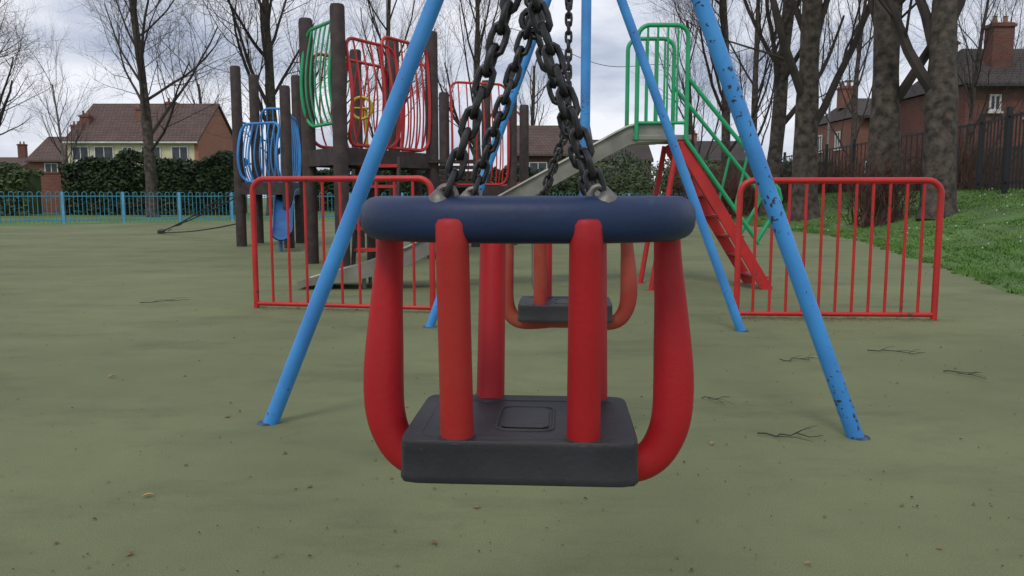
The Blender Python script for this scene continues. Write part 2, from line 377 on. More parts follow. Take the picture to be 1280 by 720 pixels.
for y0,x0,r0 in ((1.05,.020,.061),(2.5,.172,.07)):
    for s in(-1,1):
        y=y0+s*.134; x=x0+s*.135*r0
        mb=MB(); mb.box((x,y,ZC-.04),(.03,.03,.05)); mb.tube([(x-.02,y,ZC-.07),(x+.02,y,ZC-.07)],.012,8); mb.build('chain_hanger',STEEL,fr)
# ---------------------------------------------------------------- red barriers
def barrier(A,B,h,nb,label):
    A=V(A);B=V(B); t=thing('safety_barrier',label,'barrier',(A+B)/2,group='red safety barriers either side of the swings')
    d=(B-A).normalized(); c=.09; pts=[A+V((0,0,-.02)),A+V((0,0,h-c))]
    for k in range(1,7):
        a=PI/2*k/6; pts.append(A+d*(c-c*math.cos(a))+V((0,0,h-c+c*math.sin(a))))
    for k in range(0,7):
        a=PI/2*k/6; pts.append(B-d*(c-c*math.sin(a))+V((0,0,h-c+c*math.cos(a))))
    pts.append(B+V((0,0,-.02)))
    mb=MB(); mb.tube(pts,.0205,12); mb.build('frame',RED,t)
    mb=MB(); mb.tube([A+V((0,0,.035)),B+V((0,0,.035))],.016,10); mb.build('bottom_rail',RED,t)
    for i in range(1,nb+1):
        p=A+(B-A)*(i/(nb+1)); mb=MB(); mb.tube([p+V((0,0,.035)),p+V((0,0,h-.01))],.010,8); mb.build('bar',RED,t)
barrier(BL[0],BL[1],.925,9,'red hooped metal barrier left of the swings, in front of the climbing frame')
barrier(BR[0],BR[1],.905,11,'red hooped metal barrier right of the swings, in front of the grass bank')
# ---------------------------------------------------------------- slide
sl=thing('playground_slide','free-standing steel slide with green guard rails and red ladder steps','slide',(1.3,7.1,0))
def path_chute(pts,Y,w,wall,th):
    mb=MB(); vs=[]; prof=[(-w/2-.01,wall+.0),(-w/2-.01,-th),(w/2+.01,-th),(w/2+.01,wall),(w/2-.012,wall),(w/2-.03,0),(-w/2+.03,0),(-w/2+.012,wall)]
    m=len(pts)
    for i,(x,z) in enumerate(pts):
        a=pts[max(0,i-1)];b=pts[min(m-1,i+1)]; tx,tz=b[0]-a[0],b[1]-a[1]; l=math.hypot(tx,tz); nx_,nz=(tz/l,-tx/l)
        if nz<0: nx_,nz=-nx_,-nz
        wf=1 if i<m-4 else [1,.75,.45,.12][i-(m-4)]
        for (py_,hh) in prof: 
            hq=hh*wf if hh>0 else hh
            vs.append((x+nx_*hq,Y+py_,z+nz*hq))
    k=len(prof); fs=[(i*k+j,i*k+(j+1)%k,(i+1)*k+(j+1)%k,(i+1)*k+j) for i in range(m-1) for j in range(k)]
    fs+= [tuple(range(k)),tuple((m-1)*k+j for j in range(k-1,-1,-1))]
    mb.add(vs,fs); return mb
cp_=[(1.30,1.30),(1.08,1.29),(.98,1.265),(.88,1.215),(.5,1.01),(0,.74),(-.5,.46),(-.72,.335),(-.9,.245),(-1.1,.17),(-1.35,.115),(-1.65,.075),(-1.86,.055)]
path_chute(cp_,7.12,.46,.12,.03).build('chute',SLIDE,sl)
for Y in(6.87,7.37):
    mb=MB(); mb.tube([(x,Y,z+.125) for x,z in cp_[1:10]],.013,8); mb.build('side_rail',SLIDE,sl)
mb=MB(); mb.box((1.27,7.15,1.30),(.5,.56,.045)); mb.build('platform',SLIDE,sl,bevel=.006)
def hoop(Y):
    x0,x1,z0,z1,c=1.05,1.47,1.28,2.22,.1; pts=[(x0,Y,z0),(x0,Y,z1-c)]
    for k in range(1,7):
        a=PI/2*k/6; pts.append((x0+c-c*math.cos(a),Y,z1-c+c*math.sin(a)))
    for k in range(0,7):
        a=PI/2*k/6; pts.append((x1-c+c*math.sin(a),Y,z1-c+c*math.cos(a)))
    pts.append((x1,Y,z0)); mb=MB(); mb.tube(pts,.019,10); g=mb.build('guard_rail',GREEN,sl)
    mb=MB(); mb.tube([(x0,Y,1.42),(x1,Y,1.42)],.014,8); mb.build('lower_rail',GREEN,g)
    for i in range(1,5):
        x=x0+(x1-x0)*i/5; mb=MB(); mb.tube([(x,Y,1.42),(x,Y,z1-.01)],.0095,8); mb.build('guard_bar',GREEN,g)
hoop(6.86); hoop(7.44)
for Y in(6.86,7.44):
    mb=MB(); mb.tube([(1.47,Y,1.80),(1.52,Y,1.74),(2.27,Y,.86),(2.29,Y,.78),(2.26,Y,.70)],.018,10); mb.tube([(2.26,Y,.70),(2.10,Y,.42)],.018,10)
    mb.tube([(1.47,Y,1.28),(2.12,Y,.40)],.018,10)
    mb.tube([(1.9,Y,.70),(2.0,Y,1.17)],.012,8); mb.build('handrail',GREEN,sl)
    mb=MB(); a=V((1.42,Y+(.03 if Y<7 else -.03),1.27)); b=V((2.22,a.y,-.01)); mb.beam(a,b,.02,.095); mb.build('ladder_side',RED,sl,bevel=.004)
    mb=MB(); mb.tube([(1.40,Y,1.26),(1.20,Y,0)],.024,10); mb.tube([(1.2,Y,0),(1.2,Y,.008)],.04,10); mb.build('leg',RED,sl)
for i in range(7):
    q=(i+.6)/7.2; mb=MB(); mb.box((1.42+.8*q+.01,7.15,1.27-1.27*q),(.12,.50,.018)); mb.build('step',RED,sl,bevel=.003)
for Y in(7.0,7.3):
    mb=MB(); mb.tube([(-1.3,Y,0),(-1.3,Y,.09)],.018,8); mb.build('chute_support',SLIDE,sl)
    mb=MB(); mb.tube([(.2,Y,0),(.2,Y,.82)],.02,8); mb.build('chute_support',SLIDE,sl)
# ---------------------------------------------------------------- tall blue pole
mb=MB(); p=at(730,300,8.2); mb.tube([(p.x,8.2,-.02),(p.x,8.2,4.0)],.05,14)
mb.tube([(p.x,8.2,0),(p.x,8.2,.012)],.11,14)
mb.tube([(p.x,8.2,3.9),(p.x+.5,8.6,4.25),(p.x+1.3,9.2,4.3)],.035,10)
tag(mb.build('play_pole',BLUE2),'tall slim blue pole standing upright behind the hanging chains','pole')
# ---------------------------------------------------------------- climbing tower
tw=thing('climbing_tower','multi-deck climbing unit of dark wooden posts with red, green and blue barred panels','climbing frame',(-2,10.5,0))
posts={'A':(427,8.95,2.87),'B':(388,9.65,2.87),'C':(541,10.4,2.87),'D':(494,11.0,2.87),'E':(300,13.0,2.86),'F':(322,13.9,2.86),'G':(360,12.6,2.5),'H':(640,13.4,2.86),'I':(556,13.0,2.45),'J':(655,14.3,2.4),'K':(374,14.0,2.86),'M':(466,9.5,1.3),'N':(520,10.9,1.3),'O':(595,12.9,1.0),'P':(608,14.6,2.86),'Q':(448,11.6,2.86)}
PP={}
for k,(px,D,h) in posts.items():
    p=at(px,246,D); p.z=0; PP[k]=p
    mb=MB(); mb.tube([(p.x,p.y,-.02),(p.x,p.y,h-.03),(p.x,p.y,h)],[.082,.082,.07],16); mb.build('post',WOOD,tw)
def deck(keys,z):
    c=sum((PP[k] for k in keys),V((0,0,0)))/len(keys); mb=MB(); n=len(keys)
    o=[PP[k]+(PP[k]-c).normalized()*.02 for k in keys]
    mb.add([(p.x,p.y,z) for p in o]+[(p.x,p.y,z-.1) for p in o],[tuple(range(n)),tuple(range(2*n-1,n-1,-1))]+[(i,n+i,n+(i+1)%n,(i+1)%n) for i in range(n)])
    mb.build('deck',WOOD,tw,smooth=False)
    for i in range(n):
        mb=MB(); a,b=o[i],o[(i+1)%n]; mb.beam((a.x,a.y,z-.07),(b.x,b.y,z-.07),.05,.19); mb.build('deck_beam',WOOD,tw,smooth=False)
deck('ABDC',1.32); deck('EFKG',1.0); deck('IHJ',.95)
def panel(A,B,z0,z1,m,nb,bulge,r=.02,rb=.011,inset=.1,corner=.14):
    A=A.copy();B=B.copy(); d=(B-A).normalized(); A=A+d*inset; B=B-d*inset; L=(B-A).length
    nrm=V((d.y,-d.x,0)); 
    def pt(u,z):
        v=(z-z0)/(z1-z0); w=math.sin(PI*min(1,max(0,v))**.8); return A+d*(u*L)+nrm*(bulge*w)+V((0,0,z))
    c=min(corner,L*.3); pts=[]
    for cxx,czz,a0 in((1-c/L,z1-c,0),(c/L,z1-c,90),(c/L,z0+c,180),(1-c/L,z0+c,270)):
        for k in range(6):
            a=math.radians(a0+18*k); pts.append(pt(cxx+math.cos(a)*c/L,czz+math.sin(a)*c))
    P2=[]
    for i in range(len(pts)):
        a=pts[i];b=pts[(i+1)%len(pts)]; P2.append(a)
        za,zb=a.z,b.z
        if abs(za-zb)>.3:
            u=c*0+(1 if i<len(pts)/4 or i>len(pts)*.9 else 0)
            for q in range(1,8): P2.append(pt(u,za+(zb-za)*q/8))
    mb=MB(); mb.tube(P2,r,8,closed=True); f=mb.build('guard_panel',m,tw)
    for i in range(1,nb+1):
        u=i/(nb+1); mb=MB(); mb.tube([pt(u,z0+(z1-z0)*q/10) for q in range(11)],rb,6); mb.build('panel_bar',m,f)
panel(PP['A'],PP['A'].lerp(PP['C'],.62),1.38,2.55,RED,5,.10); panel(PP['A'].lerp(PP['C'],.36),PP['C'],1.38,2.66,RED,6,.04)
panel(PP['D'],PP['C'],1.40,2.5,RED,4,-.08)
panel(PP['B'],PP['A'],1.62,2.72,GREEN,5,.09,inset=.04); panel(PP['B'],PP['D'],1.40,2.5,RED,6,-.1)
panel(PP['E'],PP['G'],1.04,1.95,BLUE2,6,.12); panel(PP['G'],PP['K'],1.04,2.1,BLUE2,4,.05); panel(PP['F'],PP['E'],1.04,2.0,BLUE2,4,.1); panel(PP['F'],PP['K'],1.04,2.3,BLUE2,4,-.1)
panel(PP['I'],PP['H'],1.0,2.62,RED,6,.12); panel(PP['P'],PP['J'],1.0,2.3,RED,4,-.05,inset=.06)
for u in (.0,.2,.4,.6,.8,1.0):
    a=PP['C'].lerp(PP['I'],u); mb=MB(); mb.box((a.x+.25,a.y,1.25-.28*u),(.62,.28,.04)); mb.build('bridge_board',WOOD,tw,smooth=False)
a=PP['A'].lerp(PP['C'],.38)
for i in range(5):
    mb=MB(); mb.box((a.x,a.y-.05-.13*(4-i)*.6,.2+i*.24),(.46,.14,.035)); mb.build('step',RED,tw,smooth=False)
for s in(-.24,.24):
    mb=MB(); mb.beam((a.x+s,a.y-.45,0),(a.x+s,a.y-.02,1.25),.03,.1); mb.build('ladder_side',WOOD,tw,smooth=False)
c=at(452,135,9.9); mb=MB(); mb.tube([c+V((math.cos(2*PI*k/20)*.13,0,math.sin(2*PI*k/20)*.13)) for k in range(20)],.018,8,closed=True)
for k in range(4): mb.tube([c,c+V((math.cos(PI*k/2)*.13,0,math.sin(PI*k/2)*.13))],.012,6)
mb.tube([c,c+V((0,.3,0)),V((c.x,c.y+.3,1.32))],.02,6)
mb.build('steering_wheel',YELLOW,tw)
mb=MB(); vs=[]; pr=[(math.cos(PI+PI*k/10)*.15,math.sin(PI+PI*k/10)*.13+.13) for k in range(11)]
g=PP['G']; 
st=[(g.x-.1,g.y+.5,.8),(g.x-.1,g.y+.25,.76),(g.x-.06,g.y-.05,.58),(g.x+.02,g.y-.4,.36),(g.x+.1,g.y-.7,.22),(g.x+.16,g.y-1.0,.16)]
for s_ in st:
    for q in pr: vs.append((s_[0]+q[0],s_[1],s_[2]+q[1]))
    for q in reversed(pr): vs.append((s_[0]+q[0]*.93,s_[1],s_[2]+q[1]*.93+.02))
k=22; mb.add(vs,[(i*k+j,i*k+(j+1)%k,(i+1)*k+(j+1)%k,(i+1)*k+j) for i in range(len(st)-1) for j in range(k)]); mb.build('small_chute',BLUEC,tw)
mb=MB(); mb.tube([(g.x+.12,g.y-.9,-.01),(g.x+.12,g.y-.9,.16)],.03,8); mb.build('chute_support',BLUEC,tw)
mb=MB(); e=PP['E']; f=PP['F']; g0=gnd(203,290); g1=g0+V((.35,-.9,0))
for (a,b) in ((g0,f+V((0,0,.95))),(g1,e+V((0,0,.95))),(g1,e+V((0,0,.35)))):
    mb.tube([a.lerp(b,i/8)-V((0,0,.05*math.sin(PI*i/8)))+V((0,0,.03)) for i in range(9)],.012,6)
for i in range(1,8):
    mb.tube([g0.lerp(f+V((0,0,.95)),i/8)-V((0,0,.03)),g1.lerp(e+V((0,0,.95)),i/8)-V((0,0,.03))],.009,6)
mb.build('rope_ramp',ROPE,tw)
mb=MB(); mb.beam(g0+V((0,0,.03)),g1+V((0,0,.03)),.12,.08); mb.build('ground_beam',WOOD,tw,smooth=False)
# ---------------------------------------------------------------- perimeter fence
fe=thing('perimeter_fence','low teal bow-topped railing with pale blue posts along the far edge of the surfacing','fence',fp[1])
for i in range(len(fp)-1):
    a,b=fp[i],fp[i+1]; L=(b-a).length; n=max(1,round(L/1.75))
    for k in range(n):
        p=a.lerp(b,k/n); q=a.lerp(b,(k+1)/n); d=(q-p).normalized()
        mb=MB(); mb.box((p.x,p.y,.46),(.07,.07,.98),rz=math.atan2(d.y,d.x)); mb.build('post',FENCEP,fe,smooth=False)
        mb=MB(); mb.beam(p+V((0,0,.12)),q+V((0,0,.12)),.03,.03); mb.beam(p+V((0,0,.82)),q+V((0,0,.82)),.03,.03)
        m=14
        for j in range(m):
            c=p.lerp(q,(j+.5)/m); mb.tube([c+V((0,0,.04)),c+V((0,0,.9))],.010,4,cap=False)
            if j%2==0:
                c2=p.lerp(q,(j+1.5)/m) if j<m-1 else c; mid=(c+c2)/2
                mb.tube([c+V((0,0,.9)),c.lerp(mid,.4)+V((0,0,.935)),mid+V((0,0,.945)),c2.lerp(mid,.4)+V((0,0,.935)),c2+V((0,0,.9))],.010,4,cap=False)
        mb.build('railing_panel',FENCE,fe,smooth=False)
FA=V((10.9,15.6,0)); FB=V((11.9,20.6,0)); FC=V((12.8,38,0))
bf=thing('metal_fence','tall black vertical-bar fence running along the top of the grass bank','fence',(FA.x,FA.y,bz(FA.x,FA.y)))
fl=[FA.lerp(FB,i/3) for i in range(3)]+[FB.lerp(FC,i/6) for i in range(7)]
for i,p in enumerate(fl):
    z=.93; mb=MB(); mb.box((p.x,p.y,z+.93),(.10,.09,2.04)); mb.build('post',BLACKM,bf,smooth=False)
    if i<len(fl)-1:
        q=fl[i+1]; mb=MB()
        for h in(.2,1.72): mb.beam((p.x,p.y,z+h),(q.x,q.y,z+h),.03,.05)
        for j in range(1,8):
            c=p.lerp(q,j/8); mb.box((c.x,c.y,z+.90),(.028,.02,1.74))
        mb.build('bar_panel',BLACKM,bf,smooth=False)
bw=MB(); bw.box((17.5,31,1.7),(.12,12,1.7))
tag(bw.build('garden_fence',mat('weathered_boards',(.12,.08,.06),(.07,.048,.038),.9,6),smooth=False),'weathered boarded garden fence behind the black bar fence on the right','fence')
bw=MB(); bw.box((14.4,44.0,1.6),(6.0,.12,2.2))
tag(bw.build('garden_fence',mat('dark_boards',(.08,.055,.045),(.045,.032,.028),.9,6),smooth=False),'distant dark boarded fence between the bank trunks','fence')
# ---------------------------------------------------------------- trees
def tree(px,D,h,r,seed,label,fork=.35,spread=.6,levels=4,kids=(6,7,6,5),lean=0,z0=None,mtr=BARK,name='bare_tree'):
    R=random.Random(seed); b=at(px,246,D); x,y=b.x,D; z=bz(x,y) if z0 is None else z0
    if x<0 and z0 is None: z=-.03
    t=thing(name,label,'tree',(x,y,z),group=None)
    trunk=MB(); crown=MB()
    def rv(): return V((R.uniform(-1,1),R.uniform(-1,1),R.uniform(-1,1)))
    def br(p,d,L,r,lev):
        n=[14,7,5,4,3][min(lev,4)]; pts=[p.copy()]; rr=[r]; dirs=[d.copy()]
        wob=[.035,.14,.2,.24,.28][min(lev,4)]
        for i in range(n):
            d=(d+rv()*wob+V((0,0,[.04,.11,.12,.09,.06][min(lev,4)]))).normalized(); p=p+d*(L/n); pts.append(p.copy()); dirs.append(d.copy())
            rr.append(r*(1-[.62,.65,.7,.75,.7][min(lev,4)]*(i+1)/n))
        if lev==0:
            rr[0]*=1.3; pts.insert(1,pts[0]+V((0,0,.35))); rr.insert(1,r*1.04); dirs.insert(1,dirs[0])
            for i in range(len(rr)): rr[i]*=R.uniform(.90,1.09)
        (trunk if lev==0 else crown).tube(pts,rr,[16,7,5,3,3][min(lev,4)],cap=lev<2)
        if lev>=levels: return
        m=kids[lev]; N=len(pts)-1
        for k in range(m):
            q=(fork+(1-fork)*(k+R.random()*.7)/m) if lev==0 else (.22+.76*(k+R.random())/m)
            q=min(q,.995)*N; i=int(q); ff=q-i; pp=pts[i].lerp(pts[i+1],ff); dd=dirs[min(i+1,N)]; rad=rr[i]*(1-ff)+rr[i+1]*ff
            side=dd.cross(rv()).normalized(); ang=R.uniform(.35,.85)*(spread/.6)
            nd=(dd*math.cos(ang)+side*math.sin(ang)).normalized()
            ln=(L*R.uniform(.38,.58) if lev==0 else L*R.uniform(.42,.68))*(1-.25*(q/N if lev==0 else 0))
            br(pp,nd,ln,min(rad*.8,max(rad*R.uniform(.30,.46),.0072)),lev+1)
    br(V((x,y,z-.05)),V((lean,0,1)).normalized(),h*.8,r,0)
    trunk.build('trunk',mtr,t); crown.build('crown',TWIG,t)
    return t
tree(190,33,13,.24,11,'bare tree in front of the dark hedge at left, tall straight trunk',fork=.28,spread=.75,kids=(15,8,7,6))
tree(84,46,9,.10,12,'slender bare birch-like tree left of the cream house',fork=.15,spread=.5,kids=(15,6,5,4),mtr=mat('pale_bark',(.2,.18,.16),(.1,.09,.08),.9,6))
tree(-18,36,13,.30,13,'bare tree at the extreme left edge whose branches reach into the frame',fork=.22,spread=.85,kids=(14,8,7,6))
tree(342,36,14,.32,14,'bare spreading tree directly behind the left posts of the climbing frame',fork=.2,spread=.7,kids=(14,8,7,6))
tree(478,54,17,.30,15,'distant bare tree behind the upper deck of the climbing frame',fork=.25,kids=(13,7,7,6))
tree(598,48,17,.28,16,'bare tree behind the gap between the climbing frame and hanging chains',fork=.25,kids=(13,7,7,6))
tree(668,70,15,.28,18,'far bare tree seen just left of the hanging chains',fork=.25,kids=(10,6,5,4))
tree(905,33,14,.22,19,'slimmer bare tree immediately right of the slide top, leftmost on the bank',fork=.25,kids=(13,7,7,6))
tree(962,27,14,.28,20,'bare tree with dark trunk, second from the left in the bank row',fork=.28,lean=.02,kids=(12,7,7,6))
tree(1006,23,15,.36,21,'thick forked bare tree in the middle of the bank row',fork=.2,spread=.5,kids=(11,7,6,6))
tree(1103,18.6,15,.36,32,'thick straight tree trunk on the bank, second from the right',fork=.25,lean=-.005,spread=.5,kids=(13,7,6,6))
tree(1173,17.4,15,.35,36,'rightmost thick tree trunk on the bank beside the black bar fence',fork=.25,lean=.003,spread=.5,kids=(13,7,6,6))
tree(1062,40,13,.17,24,'thin distant bare tree between the bank trunks and the terrace',fork=.2,kids=(13,7,6,5))
tree(940,44,15,.22,29,'far bare tree filling the gap between the first two bank trees',fork=.2,kids=(13,7,6,5))
tree(868,52,15,.24,25,'far bare tree behind the green handrails of the slide',fork=.2,kids=(13,7,7,5),z0=0)
tree(425,75,17,.28,26,'far bare tree behind the green barred panel',fork=.25,kids=(12,7,6,5))
tree(262,80,15,.26,27,'far bare tree rising behind the cream house roof',fork=.3,kids=(12,7,6,5))
tree(1250,56,15,.25,28,'far bare tree behind the large brick house at right',fork=.3,kids=(12,7,6,5),z0=0)
tree(1205,30,9,.11,41,'slender young bare tree in front of the large brick house',fork=.12,kids=(16,7,6,4),z0=.9)
# ---------------------------------------------------------------- hedges and shrubs
def leaves(mb,boxfn,n,s,R):
    for i in range(n):
        p=boxfn(R); a=V((R.gauss(0,1),R.gauss(0,1),R.gauss(0,1))).normalized(); b=a.orthogonal().normalized(); q=s*R.uniform(.6,1.4)
        mb.add([p-a*q,p+b*q*.5,p+a*q,p-b*q*.5],[(0,1,2,3)])
def hedge(x0,x1,y0,y1,h,n,m,name,label,cat,s=.13,seed=1):
    R=random.Random(seed); mb=MB()
    mb.box(((x0+x1)/2,(y0+y1)/2,h*.44),((x1-x0)*.96,(y1-y0)*.8,h*.86))
    ph=[R.uniform(0,6) for _ in range(5)]
    def fn(R):
        x=R.uniform(x0,x1); hh=h*(1+.07*math.sin(x*1.3+ph[0])+.06*math.sin(x*3.1+ph[1])+.03*math.sin(x*7+ph[2]))
        if R.random()<.35: return V((x,R.uniform(y0,y1),hh*R.uniform(.9,1.02)))
        return V((x,y0+R.uniform(-.15,.3)+.15*math.sin(x*2.2+ph[3]),hh*R.random()))
    leaves(mb,fn,n,s,R); tag(mb.build(name,m,smooth=False),label,cat)
hedge(-20.6,-12.6,37,39,2.5,13000,LEAF,'hedge','long dark evergreen hedge beneath the cream house at left','hedge',s=.11,seed=2)
hedge(-27,-21.4,35.5,37,2.15,8000,LEAF2,'hedge','lighter clipped hedge at the far left edge beyond the teal railing','hedge',s=.11,seed=3)
hedge(-12.4,3,46,48,2.4,12000,LEAF,'hedge','far hedge line behind the climbing frame','hedge',seed=4)
def bush(px,D,w,h,n,m,label,s=.09,seed=1,z=0):
    R=random.Random(seed); b=at(px,246,D); mb=MB(); cl=[(b.x+R.uniform(-.4,.4)*w,D+R.uniform(-.3,.3)*w,z+h*R.uniform(.25,.75),w*R.uniform(.18,.32)) for _ in range(9)]
    def fn(R):
        c=R.choice(cl); d=V((R.gauss(0,1),R.gauss(0,1),R.gauss(0,1))).normalized()*c[3]*R.random()**.4; return V((c[0]+d.x,c[1]+d.y,max(z+.02,c[2]+d.z*1.1)))
    leaves(mb,fn,n,s,R)
    for c in cl: mb.tube([(b.x,D,z),((b.x+c[0])/2,(D+c[1])/2,z+(c[2]-z)*.6),(c[0],c[1],c[2])],[.03,.02,.008],4)
    tag(mb.build('shrub',m,smooth=False),label,'shrub')
bush(768,36,4.2,2.4,6000,LEAF2,'green leafy shrub behind the steel slide',.09,1)
bush(715,37,3,1.9,4000,LEAF,'dark green low shrub behind the hanging chains',.09,2)
bush(815,42,4.5,2.9,6000,LEAF,'dark evergreen shrub behind the platform of the slide',.10,8)
bush(862,40,3.5,2.8,5000,LEAF2,'olive green shrub behind the slide handrails',.09,3)
bush(1005,36,3.5,2.2,4000,LEAF,'dark evergreen shrub behind the middle bank trees',.09,6,.3)
def twiggy(px,D,w,h,n,label,seed,z=0,m=TWIGR):
    R=random.Random(seed); b=at(px,246,D); mb=MB()
    for i in range(n):
        x=b.x+R.gauss(0,.25)*w; y=D+R.gauss(0,.25)*w; p=V((x,y,z)); d=V((R.gauss(0,.35),R.gauss(0,.35),1)).normalized(); L=h*R.uniform(.5,1.05); pts=[p]
        for k in range(4):
            d=(d+V((R.gauss(0,.18),R.gauss(0,.18),.02))).normalized(); pts.append(pts[-1]+d*L/4)
            if k>0:
                for _ in range(2):
                    e=(d+V((R.gauss(0,.5),R.gauss(0,.5),R.gauss(0,.3)))).normalized(); mb.tube([pts[-1],pts[-1]+e*L*.28],[.007,.003],3,cap=False)
        mb.tube(pts,[.013,.011,.009,.006,.004],3,cap=False)
    tag(mb.build('twiggy_shrub',m,smooth=False),label,'shrub')
twiggy(905,29,2.8,1.7,380,'red-brown leafless shrub behind the left end of the right barrier',1)
twiggy(965,31,2.8,1.6,360,'brown leafless shrub at the foot of the second bank tree',2,.1)
twiggy(1098,18.4,1.0,1.5,120,'tangle of bare brown suckers around the trunk second from the right',3,bz(8.5,18.4)-.05,TWIGR)
twiggy(1195,27,2.8,2.0,240,'bare brambles behind the black bar fence nearest the right trunk',4,.8,TWIGR)
twiggy(1045,33,2.6,1.9,260,'bare brown shrub between the middle and right bank trunks',5,.4,TWIGR)
# ---------------------------------------------------------------- houses
def house(label,x0,x1,y0,y1,eave,ridge,wall,roof,wins=(),gwins=(),chim=(),hip=0,gablewall=None,door=None,name='house',endwall=None):
    t=thing(name,label,'house',((x0+x1)/2,y0,0))
    z0=-.1; xe=x1-(.3 if endwall else 0)
    mb=MB(); mb.box(((x0+xe)/2,(y0+y1)/2,(eave+z0)/2),(xe-x0,y1-y0,eave-z0)); mb.build('wall',wall,t,smooth=False)
    if endwall:
        mb=MB(); mb.box(((xe+x1)/2,(y0+y1)/2,(eave+z0)/2),(x1-xe,y1-y0+.02,eave-z0)); mb.build('end_wall',endwall,t,smooth=False)
    ov=.35; ym=(y0+y1)/2
    if hip==0:
        for X in(x0,x1):
            g=MB(); g.add([(X,y0,eave),(X,y1,eave),(X,ym,ridge-.12)],[(0,1,2)]); g.build('gable_wall',gablewall or wall,t,smooth=False)
    A=[(x0-ov*(.4),y0-ov,eave-.12),(x1+ov*.4,y0-ov,eave-.12),(x1+ov*.4-hip,ym,ridge),(x0-ov*.4+hip,ym,ridge),(x0-ov*.4,y1+ov,eave-.12),(x1+ov*.4,y1+ov,eave-.12)]
    r=MB(); th=.16
    B=[(a[0],a[1],a[2]+th) for a in A]
    r.add(A+B,[(6,7,8,9),(9,8,11,10),(0,3,2,1),(3,4,5,2),(0,1,7,6),(4,10,11,5),(1,2,8,7),(2,5,11,8),(0,6,9,3),(3,9,10,4)]+([(7,11,8),(6,9,10)] if hip else []))
    ro=r.build('roof',roof,t,smooth=False)
    g=MB(); g.tube([(x0-.1,y0-ov-.05,eave-.1),(x1+.1,y0-ov-.05,eave-.1)],.07,6); g.build('gutter',WHITE if wall is CREAM else BLACKM,t)
    for (cx_,cy,cw,cd,ct) in chim:
        zb=eave+ (ridge-eave)*(1-abs(cy-(y0+y1)/2)/((y1-y0)/2))-.5
        c=MB(); c.box((cx_,cy,(zb+ct)/2),(cw,cd,ct-zb)); c.box((cx_,cy,ct-.12),(cw+.14,cd+.14,.12)); co=c.build('chimney',BRICK2 if wall is BRICK2 else BRICK,ro,smooth=False)
        k=max(2,int(cw/.35))
        for i in range(k):
            p=MB(); X=cx_-cw/2+cw*(i+.5)/k; p.tube([(X,cy,ct-.02),(X,cy,ct+.1),(X,cy,ct+.3),(X,cy,ct+.32)],[.12,.10,.08,.11],8)
            p.build('chimney_pot',CLAY,ro)
    def win(c,w,h,nrm):
        def B(mb,u,zc,du,dz,out,th):
            if nrm=='y': mb.box((c[0]+u,c[1]-out,c[2]+zc),(du,th,dz))
            else:
                s=-1 if nrm=='x' else 1; mb.box((c[0]+s*out,c[1]+u,c[2]+zc),(th,du,dz))
        mb=MB(); B(mb,0,0,w,h,.01,.03); wo=mb.build('window',GLASS,t,smooth=False)
        mb=MB(); b=.08
        B(mb,-w/2+b/2,0,b,h,.04,.07);B(mb,w/2-b/2,0,b,h,.04,.07);B(mb,0,h/2-b/2,w-2*b,b,.04,.07);B(mb,0,-h/2+b/2,w-2*b,b,.04,.07)
        k=max(1,int(round(w/.8))-1)
        for i in range(k): B(mb,-w/2+w*(i+1)/(k+1),0,b*.8,h-2*b,.038,.06)
        mb.build('frame',WHITE,wo,smooth=False)
        mb=MB(); B(mb,0,-h/2-.05,w+.15,.09,.07,.16); mb.build('sill',WHITE,wo,smooth=False)
    for (cx_,cz,w,h) in wins: win((cx_,y0,cz),w,h,'y')
    for (cy,cz,w,h,s_) in gwins: win((x0 if s_=='x' else x1,cy,cz),w,h,s_)
    if door:
        mb=MB(); mb.box((door,y0-.03,1.05),(.95,.08,2.1)); d=mb.build('door',mat('door_paint',(.05,.1,.08),None,.5),t,smooth=False)
        mb=MB(); mb.box((door+.33,y0-.09,1.0),(.05,.05,.14)); mb.build('handle',STEEL,d,smooth=False)
    return t
house('cream rendered house with brown tiled roof and brick gable at left',-34,-24.0,62,71,5.0,8.2,CREAM,TILE,
      wins=[(-33,4.1,1.3,1.1),(-31.2,4.1,1.5,1.1),(-29.4,4.1,.8,1.0),(-27.6,4.1,1.5,1.1),(-25.4,4.1,1.3,1.1),(-31,1.5,2,1.2),(-26,1.5,2,1.2)],
      gwins=[],chim=[(-33.5,64,.7,.6,7.2),(-27.8,66.6,.8,.5,8.5),(-29.4,64.5,.55,.5,7.8)],gablewall=BRICKO,door=-29,endwall=BRICKO)
house('small distant brick house with chimney behind the slender birch tree',-43,-39.5,72,79,4.0,6.2,BRICK,TILE,wins=[(-41,3.3,1.2,1)],chim=[(-40.2,75,.7,.6,7.4)])
house('low distant brick house at the extreme left edge',-66,-60,98,106,4.0,5.6,BRICK2,TILE,wins=[(-63,3.4,1.2,1)],chim=[(-61.6,102,.9,.6,7.4)])
house('brown-roofed brick house glimpsed between the climbing frame and chains',.3,6.2,62,70,4.0,6.4,BRICK2,TILE,wins=[(2,2.9,1.4,1.1),(4.6,2.9,1.4,1.1)],chim=[(5.8,66,.8,.6,7.1)])
house('distant slate-roofed terrace house behind the steel slide',8,14.5,84,92,4.6,6.8,BRICK2,SLATE,wins=[(9.6,3.5,1.2,1.1),(12,3.5,1.2,1.1)],chim=[(12,88,.9,.6,7.8)])
house('distant slate-roofed house behind the slide handrails',19.5,25,86,94,4.6,6.8,BRICK,SLATE,wins=[(21,3.7,1.2,1.1),(23.5,3.7,1.2,1.1)],chim=[(20,90,.9,.6,7.8)])
